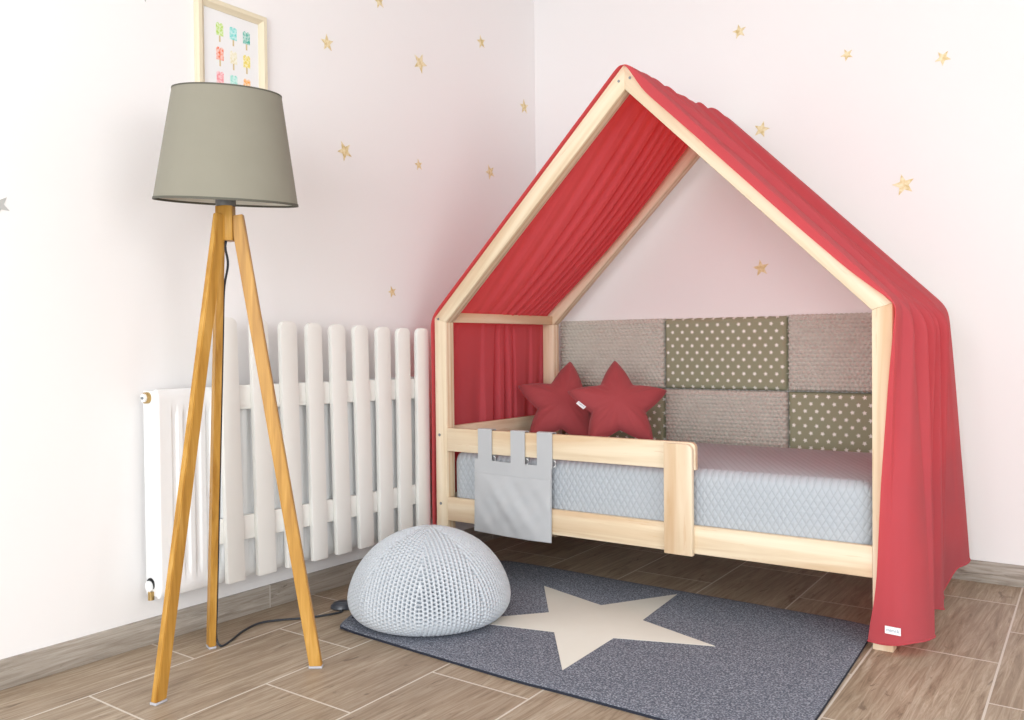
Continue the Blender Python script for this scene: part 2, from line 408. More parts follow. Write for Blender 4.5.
fold_r = [(0.15, .05, 1.5), (0.27, .04, .8), (0.40, .04, .9), (0.55, .035, .7), (0.68, .03, .9), (0.80, .03, 1.2)]
rows = []
def window(v): return smooth((v-0.08)/0.08)*smooth((0.925-v)/0.05)
# A left hang (bottom -> eave)
for z in zs_l:
    t = (0.985-z)/0.955
    d = np.zeros(NV)
    for c, wd, a in ((0.20, .05, .55), (0.40, .05, .5), (0.53, .022, 1.5), (0.60, .02, 1.4), (0.655, .012, 1.3), (0.80, .03, .5), (0.9, .03, .5), (0.10, .03, .8)):
        cc = c + 0.05*(c-0.53)*(1-t) - 0.02*t*(1 if c < .55 else -1)
        d += a*pleat(vv, cc, wd*(0.9+0.7*t))
    amp = 0.013+0.026*smooth(t*1.6)
    x = 0.1585 - d*amp*smooth((vv-0.0)/0.08) + 0.002*np.sin(9*vv+6*t)
    y = YH0 + (YH1-YH0)*vv
    hem = 0.03+0.20*smooth((vv-0.015)/0.09)
    zz = 0.985-(0.985-hem)*t + 0.006*np.sin(vv*7)*t
    # front edge curls round the post's outer corner
    x = np.where(vv < 0.02, x+0.0, x)
    rows.append(np.stack([x, y, zz], -1))
# B/C roof
NS = 70
def roof(side):
    out = []
    A = np.array([X0-0.003, HE+0.001]); P = np.array([XM, HR+0.004]); E = np.array([X1+0.004, HE+0.003])
    a, b = (A, P) if side == 0 else (P, E)
    n = np.array([-0.702, 0.712]) if side == 0 else np.array([0.702, 0.712])
    for i in range(1, NS+1) if side == 0 else range(1, NS):
        s = i/NS
        base = a+(b-a)*s
        h = s if side == 0 else 1-s                  # 0 at eave, 1 at ridge
        k = 0.55*(1-h)**1.5
        d = np.zeros(NV)
        for j, (c, wd, am) in enumerate(fold_c if side == 0 else fold_r):
            # towards the eave the folds draw together at the rear
            cc = c*(1-k)+k*(0.42+0.5*c) if side == 0 else c + 0.05*np.sin(3*h+c*5)
            fade = 0.75+0.25*np.sin(5*h+j*2.3)
            d += am*fade*(pleat(vv, cc, 1.25*wd*(1-0.45*k)) if side == 0 else pleat(-vv, -cc, 1.2*wd))
        amp = (0.034 if side == 0 else 0.024)
        win = window(vv)
        sag = 0.052*np.sin(np.pi*np.clip((vv-0.06)/0.875, 0, 1)**1.5)**0.7*np.sin(np.pi*h)**0.6 if side == 0 else 0.018*np.sin(np.pi*np.clip((vv-0.06)/0.86, 0, 1))*np.sin(np.pi*h)**0.7
        off = -sag*1.0 + (d*amp-amp*(0.95 if side == 0 else 0.5))*win*(0.45+0.55*np.sin(np.pi*np.clip(h*0.9+0.05, 0, 1))) + 0.006
        if side == 1:
            # loose ridge fold lying over the front rafter
            off = off + 0.016*sharp(vv, 0.13+0.05*h, 0.045)*np.sin(np.pi*np.clip(h*1.02, 0, 1))**0.7 + 0.008*sharp(vv, 0.85, 0.06)
        if side == 0: off = np.minimum(off, 0.0025)
        y = YH0 + (YH1-YH0)*vv
        # front hem turns down over the face of the rafter on the right slope
        drop = 0.0
        if side == 1:
            sx = s
            drop = np.interp(sx, [0, 0.03, 0.11, 0.3, 0.7, 0.87, 0.96, 1.0], [0.002, 0.010, 0.030, 0.027, 0.025, 0.020, 0.010, 0.003])
        f = 1-smooth(vv/0.035)
        off = off*(1-f) + f*(0.004-drop)
        y = np.where(vv < 0.035, -0.9835+0.004*np.sin(vv/0.035*np.pi/2) - 0.004*(1-f)*0, y)
        rows_ = np.stack([base[0]+n[0]*off, y, base[1]+n[1]*off], -1)
        out.append(rows_)
    return out
rows += roof(0); rows += roof(1)
# D right hang
zs_r = np.linspace(0.990, 0.03, 62)
for z in zs_r:
    t = (0.99-z)/0.96
    wgt = smooth(t*0.5+0.0)*0 + (0.25*t+0.75*t*t*(2-t)) if True else 0
    wgt = np.clip(t**0.85, 0, 1)
    pb = PB(vv)
    xt = 1.8615 + 0.0*vv; yt = YH0+(YH1-YH0)*vv
    xt = xt - 0.009*np.clip((vv-0.72)/0.2, 0, 1)
    x = xt*(1-wgt)+pb[:, 0]*wgt; y = yt*(1-wgt)+pb[:, 1]*wgt
    pl = np.zeros(NV)
    for c, wd, a in ((0.10, .030, .7), (0.22, .026, 1.0), (0.34, .022, 1.25), (0.46, .022, 1.0), (0.57, .020, 1.3), (0.68, .020, 1.0), (0.86, .03, .5)):
        pl += a*pleat(-vv, -c, 1.6*wd*(1+0.7*t))
    x = x + pl*0.040*(1-0.88*t)*smooth(t*9+0.35)*(0.4+0.6*smooth((0.82-vv)/0.1))
    f = 1-smooth(vv/0.10)
    xe = np.interp(z, ez, ex); x = x + f*(xe - x[0])
    y = np.where(vv < 0.05, np.minimum(y, -0.9835), y)
    zb = 0.028 + 0.014*smooth((vv-0.03)/0.10) + 0.022*smooth((vv-0.22)/0.15) - 0.02*smooth((vv-0.42)/0.1) + 0.062*smooth((vv-0.70)/0.14)
    zz = 0.99-(0.99-zb)*t
    rows.append(np.stack([x, y, zz], -1))
G = np.array(rows)                                     # (rows, NV, 3)
# soften the creases at eave and ridge
zsm = G.copy()
for it in range(3):
    sm = zsm.copy(); sm[1:-1] = 0.25*zsm[:-2]+0.5*zsm[1:-1]+0.25*zsm[2:]; zsm = sm
G = zsm
nr, nc = G.shape[:2]
faces = [(i*nc+j, i*nc+j+1, (i+1)*nc+j+1, (i+1)*nc+j) for i in range(nr-1) for j in range(nc-1)]
drape = npobj('canopy_drape', G.reshape(-1, 3), faces, 'muslin', None, (XM, -0.56, 0.03))
tag(drape, 'coral red muslin canopy draped over the roof and both ends of the bed house', 'curtain')
sub = drape.modifiers.new('sub', 'SUBSURF'); sub.levels = 0; sub.render_levels = 1
# hem tape along the lower edge of the right panel
hp = [Vector(v) for v in G[-1]]
obj('hem', tube(B(), hp[::2], 0.0028, 8), 'muslin', drape)
def text_mesh(body, size, depth=0.0002):
    cu = bpy.data.curves.new('t', 'FONT'); cu.body = body; cu.size = size; cu.align_x = 'CENTER'; cu.align_y = 'CENTER'; cu.extrude = depth
    o = bpy.data.objects.new('t', cu); COL.objects.link(o); dg = bpy.context.evaluated_depsgraph_get()
    me = bpy.data.meshes.new_from_object(o.evaluated_get(dg)); bpy.data.objects.remove(o); bpy.data.curves.remove(cu)
    return me
def label_patch(parent, name, c, ex_, ey_, wd, ht, body, thick=0.0012):
    ex_, ey_ = Vector(ex_).normalized(), Vector(ey_).normalized(); n = ex_.cross(ey_); c = Vector(c)
    p = [c+ex_*(sx*wd/2)+ey_*(sy*ht/2) for sx, sy in ((-1, -1), (1, -1), (1, 1), (-1, 1))]
    o = obj(name, prism(B(), p, n*thick), 'label', parent); o['label'] = 'small white sewn label'
    me = text_mesh(body, ht*0.62)
    me.transform(Matrix(((ex_.x, ey_.x, n.x, 0), (ex_.y, ey_.y, n.y, 0), (ex_.z, ey_.z, n.z, 0), (0, 0, 0, 1))))
    me.transform(Matrix.Translation(c+n*(thick+0.0002)))
    link('lettering', me, 'print', o)
    return o
label_patch(drape, 'label_patch', (1.853, -1.0045, 0.0735), (1, -0.03, -0.02), (0, 0, 1), 0.042, 0.021, 'mimi:k', 0.002)

# ------------------------------------------------------------------ wall cushions
def minky_pad(x0, x1, z0, z1, name, label, dots, mat):
    t = 0.034
    if dots:
        nx, nz = int((x1-x0)/0.0027), int((z1-z0)/0.0027)
    else:
        nx, nz = 90, 54
    u = np.linspace(0, 1, nx); v = np.linspace(0, 1, nz)
    Uu, Vv = np.meshgrid(u, v)
    X = x0+(x1-x0)*Uu; Z = z0+(z1-z0)*Vv
    e = np.minimum(np.minimum(X-x0, x1-X), np.minimum(Z-z0, z1-Z))
    r = 0.022
    h = np.sqrt(np.clip(1-(1-np.clip(e/r, 0, 1))**2, 0, 1))
    Y = -(0.012+(t-0.012)*h) - 0.004*np.sin(np.pi*Uu)*np.sin(np.pi*Vv)*h
    Y += 0.002*np.sin(9*X+4*Z)*h
    if dots:
        s = 0.0190
        rr = np.floor((Z-z0)/(s*0.87)); cx = (X-x0)/s + 0.5*(rr % 2)
        dx = (cx-np.floor(cx)-0.5)*s; dz = ((Z-z0)/(s*0.87)-rr-0.5)*s*0.87
        Y -= 0.0105*np.exp(-((dx**2+dz**2)/(0.0060**2))**1.3)
        # puckered outline
        X = X + np.where(e < 0.004, 0.0015*np.sin(Z*2*np.pi/s), 0); Z = Z + np.where(e < 0.004, 0.0018*np.sin(X*2*np.pi/s), 0)
    else:
        Z = Z + np.where((e < 0.003), 0.0006*np.sin(X*180), 0)
    front = np.stack([X, Y, Z], -1).reshape(-1, 3)
    F_ = [(i*nx+j, i*nx+j+1, (i+1)*nx+j+1, (i+1)*nx+j) for i in range(nz-1) for j in range(nx-1)]
    rim = [j for j in range(nx)]+[i*nx+nx-1 for i in range(1, nz)]+[(nz-1)*nx+j for j in range(nx-2, -1, -1)]+[i*nx for i in range(nz-2, 0, -1)]
    nb = len(front); back = front[rim].copy(); back[:, 1] = -0.001
    V_ = np.vstack([front, back]); m = len(rim)
    for k in range(m):
        F_.append((rim[k], nb+k, nb+(k+1) % m, rim[(k+1) % m]))
    F_.append(tuple(nb+k for k in range(m)))
    o = npobj(name, V_, F_, mat, None, ((x0+x1)/2, 0, z0), 1.0)
    return tag(o, label, 'cushion', 'padded cushion panels along the wall behind the bed')
xs = [0.148, 0.6915, 1.238, 1.784]; zt, zm, zb_ = 0.9905, 0.682, 0.372
g = 0.0015
minky_pad(xs[0]+g, xs[1]-g, zm+g, zt, 'wall_cushion', 'dotted taupe plush wall cushion behind the star pillows, nearest the room corner', True, 'minky')
minky_pad(xs[1]+g, xs[2]-g, zm+g, zt-0.001, 'wall_cushion', 'khaki wall cushion printed with white stars, middle of the upper row', False, 'starcloth')
minky_pad(xs[2]+g, xs[3]-g, zm+g, zt+0.002, 'wall_cushion', 'dotted taupe plush wall cushion at the right end of the upper row', True, 'minky')
minky_pad(xs[0]+g, xs[1]-g, zb_, zm-g, 'wall_cushion', 'khaki star-printed wall cushion mostly hidden behind the two red star pillows', False, 'starcloth')
minky_pad(xs[1]+g, xs[2]-g, zb_, zm-g, 'wall_cushion', 'dotted taupe plush wall cushion in the lower row, right of the star pillows', True, 'minky')
minky_pad(xs[2]+g, xs[3]-g, zb_, zm-g, 'wall_cushion', 'khaki wall cushion with white stars at the right end of the lower row', False, 'starcloth')

# ------------------------------------------------------------------ star pillows
def star_poly(R, ri, n=5, rot=0.0):
    return [(R*math.cos(math.pi/2+rot+k*math.pi/n) if k % 2 == 0 else ri*math.cos(math.pi/2+rot+k*math.pi/n),
             R*math.sin(math.pi/2+rot+k*math.pi/n) if k % 2 == 0 else ri*math.sin(math.pi/2+rot+k*math.pi/n)) for k in range(2*n)]
def star_pillow(O, R, rot, yaw, lean, label, zmin):
    O = np.array(O); e1 = np.array([math.cos(yaw), math.sin(yaw), 0]); n = np.array([math.sin(yaw), -math.cos(yaw), 0])
    e2 = np.array([0, 0, math.cos(lean)])-n*math.sin(lean); nn = np.cross(e1, e2)
    P = np.array(star_poly(R, R*0.52, 5, rot))
    # outline samples, sides bowed slightly outward
    out = []; NSEG = 14
    for k in range(10):
        a, b = P[k], P[(k+1) % 10]
        for j in range(NSEG):
            t = j/NSEG; p = a+(b-a)*t
            d = b-a; nrm = np.array([d[1], -d[0]])/np.linalg.norm(d)
            p = p+nrm*0.006*math.sin(math.pi*t)
            out.append(p)
    out = np.array(out); m = len(out)
    # blunt tips
    for _ in range(1): out = 0.2*np.roll(out, 1, 0)+0.6*out+0.2*np.roll(out, -1, 0)
    NR = 22
    segA, segB = out, np.roll(out, -1, 0)
    def dist(q):
        d = segB-segA; t = np.clip(((q[:, None]-segA)*d).sum(-1)/(d*d).sum(-1), 0, 1)
        c = segA+d*t[..., None]; return np.sqrt(((q[:, None]-c)**2).sum(-1)).min(1)
    rings = []; 
    for i in range(NR+1):
        rho = 1-i/NR; rho = rho**0.8 if rho > 0 else 0
        rings.append(out*rho)
    allp = np.vstack(rings); dd = dist(allp)
    H = 0.225*np.sqrt(np.clip(dd, 0, None))*(1-0.9*np.clip(dd, 0, None)*2.2)
    H = H.reshape(NR+1, m)
    for _ in range(5):
        H2 = H.copy(); H2[1:-1] = (H[1:-1]*2+H[2:]+H[:-2]+np.roll(H, 1, 1)[1:-1]+np.roll(H, -1, 1)[1:-1])/6; H2[-1] = H2[-2].mean(); H = H2
    H[0] = 0
    # creases running in from the seam at the inner corners
    th = np.arctan2(allp[:, 1], allp[:, 0]).reshape(NR+1, m); rad = np.hypot(allp[:, 0], allp[:, 1]).reshape(NR+1, m)
    cre = 0.0014*np.sin(th*20+rot*7)*np.exp(-((rad-R*0.44)/(R*0.13))**2) + 0.0006*np.sin(th*37+1)*np.exp(-((rad-R*0.6)/(R*0.2))**2)
    H = H+cre*(H > 0.004)
    V = []; 
    for sgn in (1, -1):
        pp = O+allp[:, :1]*e1+allp[:, 1:]*e2+(sgn*H.reshape(-1)[:, None])*nn
        V.append(pp)
    V = np.vstack(V); N1 = (NR+1)*m; Fs = []
    for i in range(NR):
        for j in range(m):
            jj = (j+1) % m
            Fs.append((i*m+j, i*m+jj, (i+1)*m+jj, (i+1)*m+j)); Fs.append((N1+i*m+j, N1+(i+1)*m+j, N1+(i+1)*m+jj, N1+i*m+jj))
    low = V[:, 2] < zmin; V[low, 2] = zmin+0.0006*(V[low, 2]-zmin)
    me = bpy.data.meshes.new('star_pillow'); me.from_pydata(V.tolist(), [], Fs); me.update()
    bm = B(); bm.from_mesh(me); bpy.data.meshes.remove(me)
    bmesh.ops.remove_doubles(bm, verts=bm.verts, dist=0.0004)
    o = obj('star_pillow', bm, 'pillow', None, (O[0], O[1], zmin), 4)
    tag(o, label, 'pillow', 'red star pillows on the bed')
    # seam piping
    sp3 = [O+a*e1+b*e2 for a, b in np.vstack([out, out[:1]])*1.002]
    sp3 = [Vector((p[0], p[1], max(p[2], zmin+0.0015))) for p in sp3]
    obj('seam', tube(B(), sp3, 0.0014, 6), 'pillow', o)
    return o, e1, e2, nn, O
ZM = 0.4765
pl, *_ = star_pillow((0.3915, -0.38, 0.6226), 0.225, -0.141, 0.6, 0.6, 'dusty red star pillow nearer the bed end, leaning behind the other star', ZM)
pr, e1, e2, nn, Oc = star_pillow((0.683, -0.44, 0.634), 0.216, 0.0, 0.6, 0.6, 'dusty red star pillow in front, with the small white label on its left arm', ZM)
# label on the lower edge of the right star's left arm
a1 = math.pi/2+2*math.pi/5; tipL = np.array([math.cos(a1), math.sin(a1)])*0.216; inn = np.array([math.cos(a1+math.pi/5), math.sin(a1+math.pi/5)])*0.108
mid = tipL+(inn-tipL)*0.62; dr = (inn-tipL)/np.linalg.norm(inn-tipL); pe = np.array([-dr[1], dr[0]])
cc = Oc+(mid[0]-pe[0]*0.010)*e1+(mid[1]-pe[1]*0.010)*e2+nn*0.008
d3 = dr[0]*e1+dr[1]*e2; p3 = pe[0]*e1+pe[1]*e2
label_patch(pr, 'label_patch', cc, d3, p3, 0.040, 0.020, 'mimi:k', 0.0012)

# ------------------------------------------------------------------ bed organizer hung on the guard rail
org = empty('bed_organizer', (0.538, -0.978, 0.183), 'light grey cotton bedside pocket hanging by three straps from the guard rail', 'bed organizer')
def sheet_panel(x0, x1, z0, z1, y, nx, nz, fn, thick):
    Vs = []; Fs = []
    for i in range(nz):
        for j in range(nx):
            u, v = j/(nx-1), i/(nz-1)
            Vs.append((x0+(x1-x0)*u, y+fn(u, v), z0+(z1-z0)*v))
    for i in range(nz-1):
        for j in range(nx-1): Fs.append((i*nx+j, i*nx+j+1, (i+1)*nx+j+1, (i+1)*nx+j))
    N = len(Vs); Vs += [(a, b+thick, c) for a, b, c in Vs]; Fs2 = [tuple(N+k for k in f[::-1]) for f in Fs]
    rim = [j for j in range(nx)]+[i*nx+nx-1 for i in range(1, nz)]+[(nz-1)*nx+j for j in range(nx-2, -1, -1)]+[i*nx for i in range(nz-2, 0, -1)]
    side = [(rim[k], N+rim[k], N+rim[(k+1) % len(rim)], rim[(k+1) % len(rim)]) for k in range(len(rim))]
    return Vs, Fs+Fs2+side
f_back = lambda u, v: -0.002*math.sin(7*u+2)*(1-v)-0.004*(1-v)**2
Vs, Fs = sheet_panel(0.362, 0.706, 0.183, 0.456, -0.9775, 40, 30, f_back, 0.0022)
Vs = [(x, y, z-0.006*(x-0.364)/0.348-0.004*math.sin((x-0.364)*9)) for x, y, z in Vs]
npobj('back_panel', Vs, Fs, 'grey_cotton', org, None, 0.9)
def f_pock(u, v):
    b = math.sin(math.pi*u)**0.6*math.sin(math.pi*min(1, v*0.9+0.08))**0.6
    return -0.0025-0.011*b-0.004*math.sin(9*u+7*v)*b-0.003*math.sin(17*(u-0.8*v))*b-0.0015*math.sin(31*(u+0.5*v))*b-0.004*(1-v)**2
Vs, Fs = sheet_panel(0.364, 0.703, 0.186, 0.406, -0.978, 46, 30, f_pock, 0.0022)
Vs = [(x, y, z-0.006*(x-0.364)/0.348-0.004*math.sin((x-0.364)*9)) for x, y, z in Vs]
npobj('pocket', Vs, Fs, 'grey_cotton', org, None, 0.9)
for sx0, sx1 in ((0.376, 0.441), (0.526, 0.590), (0.642, 0.708)):
    prof = [(-0.9755, 0.440), (-0.9745, 0.50), (-0.9738, 0.5600), (-0.9715, 0.5655), (-0.9665, 0.5665), (-0.9530, 0.5665), (-0.9475, 0.5640), (-0.9462, 0.556), (-0.9468, 0.47), (-0.953, 0.453)]
    pts = catmull([(0, a, b) for a, b in prof], 5); bm = B()
    th = 0.0022; rowsv = []
    for i, p in enumerate(pts):
        d = (pts[min(i+1, len(pts)-1)]-pts[max(i-1, 0)]).normalized(); nrm = Vector((0, -d.z, d.y))
        tw = 0.006*(0.5-i/len(pts)) 
        rowsv.append([bm.verts.new((sx0+tw, p.y, p.z)), bm.verts.new((sx1+tw*0.5, p.y, p.z)), bm.verts.new((sx1+tw*0.5, p.y+nrm.y*th, p.z+nrm.z*th)), bm.verts.new((sx0+tw, p.y+nrm.y*th, p.z+nrm.z*th))])
    for a, b in zip(rowsv, rowsv[1:]):
        for k in range(4): bm.faces.new((a[k], a[(k+1) % 4], b[(k+1) % 4], b[k]))
    bm.faces.new(rowsv[0][::-1]); bm.faces.new(rowsv[-1])
    st = obj('strap', bm, 'grey_cotton', org)
    bm = B(); tube(bm, [(sx1-0.001, -0.962, 0.468), (sx1+0.006, -0.960, 0.462), (sx1+0.005, -0.960, 0.450), (sx1-0.002, -0.962, 0.444)], 0.0022, 8)
    obj('clip', bm, 'radiator', st)['label'] = 'small white fastener at the strap end'

# ------------------------------------------------------------------ radiator on the left wall
rad = empty('radiator', (0, -1.5, 0.155), 'white ribbed panel radiator on the left wall behind the picket fence', 'radiator')
RY0, RY1, RX0, RX1, RZ0, RZ1 = -2.13, -0.93, 0.028, 0.100, 0.155, 0.762
# front panel with pressed ribs
def ribs(yv):
    out = []
    for a in np.arange(RY0+0.045, RY1-0.03, 0.0385):
        out.append((a, a+0.022))
    return out
ny, nz = 480, 40
ys = np.linspace(RY0, RY1, ny); zs = np.linspace(RZ0, RZ1, nz)
ph = ((ys-(RY0+0.04)) % 0.0385)/0.0385
prof = smooth((ph-0.12)/0.12)*smooth((0.70-ph)/0.12)
prof = np.where((ys > RY0+0.038) & (ys < RY1-0.04), prof, 0)
zw = smooth((zs-RZ0-0.05)/0.02)*smooth((RZ1-0.055-zs)/0.02)
edge = lambda t, a, b: np.sqrt(np.clip(1-(1-np.clip(np.minimum(t-a, b-t)/0.008, 0, 1))**2, 0, 1))
D = RX1-0.008+0.008*np.minimum(edge(ys, RY0, RY1)[None, :], edge(zs, RZ0, RZ1)[:, None]) - 0.006*prof[None, :]*zw[:, None]
V = np.stack([D, np.broadcast_to(ys, (nz, ny)), np.broadcast_to(zs[:, None], (nz, ny))], -1).reshape(-1, 3)
Fc = [(i*ny+j, i*ny+j+1, (i+1)*ny+j+1, (i+1)*ny+j) for i in range(nz-1) for j in range(ny-1)]
rim = [j for j in range(ny)]+[i*ny+ny-1 for i in range(1, nz)]+[(nz-1)*ny+j for j in range(ny-2, -1, -1)]+[i*ny for i in range(nz-2, 0, -1)]
N = len(V); bk = V[rim].copy(); bk[:, 0] = RX1-0.016; V = np.vstack([V, bk]); m = len(rim)
Fc += [(rim[k], N+k, N+(k+1) % m, rim[(k+1) % m]) for k in range(m)]+[tuple(N+k for k in range(m))]
npobj('front_panel', V, Fc, 'radiator', rad, None, 0.9)
for y0 in (RY0+0.001, RY1-0.004):
    obj('side_panel', box(B(), (RX0, y0, RZ0+0.003), (RX1-0.0165, y0+0.003, RZ1-0.004), 0.001), 'radiator', rad)
bm = B()
for k in range(48):
    y0 = RY0+0.012+k*0.0247; box(bm, (RX0, y0, RZ1-0.010), (RX1-0.0165, y0+0.014, RZ1-0.006))
obj('top_grille', bm, 'radiator', rad)
obj('back_panel', box(B(), (RX0, RY0+0.005, RZ0+0.006), (RX0+0.012, RY1-0.006, RZ1-0.011), 0.002), 'radiator', rad)
for y0 in (RY0+0.15, RY1-0.18):
    obj('bracket', box(B(), (0.0005, y0, 0.30), (RX0+0.0, y0+0.03, 0.62), 0.001), 'radiator', rad)
bm = B(); cylinder(bm, (0.053, RY0-0.010, 0.738), (0, 1, 0), 0.0165, 0.012, 24)
vp = obj('vent_plug', bm, 'brass', rad); vp['label'] = 'round metal vent plug'
bm = B(); cylinder(bm, (0.053, RY0-0.016, 0.738), (0, 1, 0), 0.0125, 0.007, 20); obj('plug_cap', bm, 'radiator', vp)
bm = B(); cylinder(bm, (0.053, RY0-0.0205, 0.738), (0, 1, 0), 0.004, 0.005, 8); obj('bleed_screw', bm, 'steel', vp)
bm = B(); cylinder(bm, (0.053, RY0-0.002, 0.192), (0, 1, 0), 0.0180, 0.004, 24)
vo = obj('opening_shadow', bm, 'dark', rad); vo['label'] = 'dark disc painted as the shadow in the valve opening'  # solid dark disc stands in for the shadow inside the valve hole
bm = B(); cylinder(bm, (0.051, RY0-0.007, 0.186), (0, 1, 0), 0.0165, 0.009, 24); obj('valve_cap', bm, 'radiator', vo)
bm = B(); tube(bm, [(0.060, RY0-0.004, 0.172), (0.060, RY0-0.004, 0.148)], 0.009, 16); obj('valve_stub', bm, 'brass', vo)

# ------------------------------------------------------------------ picket fence in front of the radiator
fence = empty('picket_fence', (0.12, -1.45, 0.155), 'white wooden picket fence panel fixed in front of the radiator', 'fence')
fr0, fr1 = 0.135, 0.153
bots = [(-1.938, -1.858), (-1.821, -1.736), (-1.705, -1.621), (-1.593, -1.512), (-1.484, -1.400), (-1.372, -1.287), (-1.268, -1.182), (-1.160, -1.076), (-1.059, -0.972)]
tops = [(-1.955, -1.876), (-1.838, -1.756), (-1.722, -1.638), (-1.610, -1.528), (-1.503, -1.419), (-1.391, -1.306), (-1.275, -1.189), (-1.165, -1.080), (-1.056, -0.972)]
toph = [0.974, 0.971, 0.967, 0.963, 0.959, 0.957, 0.953, 0.950, 0.950]
FX = 0.120
for (b0, b1), (t0, t1), h in zip(bots, tops, toph):
    r = 0.024; z0 = 0.157; b0 += 0.0155; t0 += 0.0155
    pts = [(FX, b0, z0), (FX, b1, z0), (FX, t1, h-r)]
    pts += [(FX, t1-r+r*math.cos(a), h-r+r*math.sin(a)) for a in np.linspace(0, math.pi/2, 8)[1:]]
    pts += [(FX, t0+r-r*math.sin(a), h-r+r*math.cos(a)) for a in np.linspace(0, math.pi/2, 8)[:-1]] + [(FX, t0, h-r)]
    obj('picket', prism(B(), pts, (0.018, 0, 0), 0.003), 'white_paint', fence)
for z0, z1 in ((0.690, 0.766), (0.280, 0.356)):
    za = 0.006
    p = [(0.1025, -1.945, z0), (0.1025, -0.966, z0-za*2), (0.1025, -0.966, z1-za*2), (0.1025, -1.945, z1)]
    obj('rail', prism(B(), p, (0.0172, 0, 0), 0.002), 'white_paint', fence)

# ------------------------------------------------------------------ tripod floor lamp
LC = Vector((0.3855, -2.0995, 0))
lamp = empty('floor_lamp', LC, 'tripod floor lamp with honey wood legs and a grey-green drum shade', 'lamp')
feet = [Vector((0.426, -2.352, 0)), Vector((0.184, -2.022, 0)), Vector((0.567, -1.963, 0))]
ZT, ZB = 1.568, 1.277
RT, RB = 0.141, 0.1885
TILT = Matrix.Rotation(math.radians(5.6), 3, Vector((0.816, 0.578, 0))) @ Matrix.Rotation(math.radians(2.9), 3, Vector((-0.578, 0.816, 0)))
def tilt(bm): bmesh.ops.rotate(bm, cent=(LC.x, LC.y, 1.32), matrix=TILT, verts=bm.verts); bmesh.ops.translate(bm, vec=(0.0035, 0.0025, 0), verts=bm.verts); return bm
def ring_shell(prof, mat, name, parent): return obj(name, tilt(lathe(B(), prof, (LC.x, LC.y, 0), 72, True)), mat, parent, None, 0.6)
shade = ring_shell([(RB, ZB), (RT, ZT), (RT-0.0016, ZT), (RB-0.0016, ZB)], 'lampshade', 'lamp_shade', lamp)
ring_shell([(RB-0.0019, ZB+0.004), (RT-0.0019, ZT-0.004), (RT-0.0030, ZT-0.004), (RB-0.0030, ZB+0.004)], 'shade_lining', 'shade_lining', shade)
ring_shell([(RB-0.003, ZB-0.002), (RB+0.0012, ZB-0.002), (RB+0.0008, ZB+0.004), (RB-0.003, ZB+0.004)], 'shade_rim', 'shade_rim', shade)
ring_shell([(RT-0.003, ZT-0.003), (RT+0.001, ZT-0.003), (RT+0.001, ZT+0.001), (RT-0.003, ZT+0.001)], 'shade_rim', 'shade_rim', shade)
bm = B()
for k in range(3):
    a = 0.5+k*2*math.pi/3
    tube(bm, [(LC.x+0.02*math.cos(a), LC.y+0.02*math.sin(a), 1.318), (LC.x+(RB-0.009)*math.cos(a), LC.y+(RB-0.009)*math.sin(a), 1.305)], 0.002, 8)
obj('shade_spider', tilt(bm), 'shade_lining', shade)
obj('collar', lathe(B(), [(0, 1.266), (0.026, 1.266), (0.027, 1.270), (0.027, 1.318), (0.022, 1.324), (0.019, 1.375), (0, 1.375)], (LC.x, LC.y, 0), 32), 'collar', lamp)
obj('bulb', lathe(B(), [(0, 1.372), (0.013, 1.374), (0.014, 1.392), (0.027, 1.418), (0.030, 1.436), (0.026, 1.456), (0.013, 1.468), (0, 1.471)], (LC.x, LC.y, 0), 28), 'shade_lining', lamp)
# wooden hub with a flat per leg
hub = []
angs = [math.atan2((f-LC).y, (f-LC).x) for f in feet]
tri = []
for a in sorted(angs):
    for s in (-1, 1): tri.append((LC.x+0.0215*math.cos(a)+s*0.018*math.sin(a), LC.y+0.0215*math.sin(a)-s*0.018*math.cos(a), 1.172))
tri = sorted(tri, key=lambda p: math.atan2(p[1]-LC.y, p[0]-LC.x))
obj('hub', prism(B(), tri, (0, 0, 0.094), 0.0015), 'oak', lamp)
for f, a, rt in zip(feet, angs, (0.031, 0.060, 0.038)):
    d = Vector((math.cos(a), math.sin(a), 0)); tg = Vector((-d.y, d.x, 0))
    top = LC+d*rt+Vector((0, 0, 1.19)); bot = Vector((f.x, f.y, 0.006))
    ax = (bot-top).normalized(); top = top - ax*0.052
    rn = tg.cross(ax).normalized(); hw, hd = 0.0098, 0.0170
    def ring(c, hz=None):
        pts = [c+tg*sx*hw+rn*sy*hd for sx, sy in ((-1, -1), (1, -1), (1, 1), (-1, 1))]
        if hz is not None: pts = [p+ax*((hz-p.z)/ax.z) for p in pts]
        return pts
    lo, hi = ring(bot, 0.006), ring(top)
    bm = B(); v0 = [bm.verts.new(p) for p in lo]; v1 = [bm.verts.new(p) for p in hi]
    fs = [bm.faces.new(v0), bm.faces.new(v1[::-1])]+[bm.faces.new((v0[i], v1[i], v1[(i+1) % 4], v0[(i+1) % 4])) for i in range(4)]
    bmesh.ops.recalc_face_normals(bm, faces=fs)
    bmesh.ops.bevel(bm, geom=list(bm.edges), offset=0.002, segments=2, affect='EDGES')
    leg = obj('leg', bm, 'oak', lamp)
    pts = [Vector((p.x, p.y, 0.0005)) + (Vector((p.x, p.y, 0))-Vector((bot.x, bot.y, 0)))*0.08 for p in lo]
    obj('foot_pad', prism(B(), pts, (0, 0, 0.0058), 0.001), 'felt', leg)['label'] = 'pale felt foot pad'
    bc = top+ax*0.035+d*0.0
    bm = B(); side = tg if a == angs[2] else -tg
    cylinder(bm, bc+side*hw - side*0.001, side, 0.0055, 0.0022, 16); obj('bolt', bm, 'steel', leg)
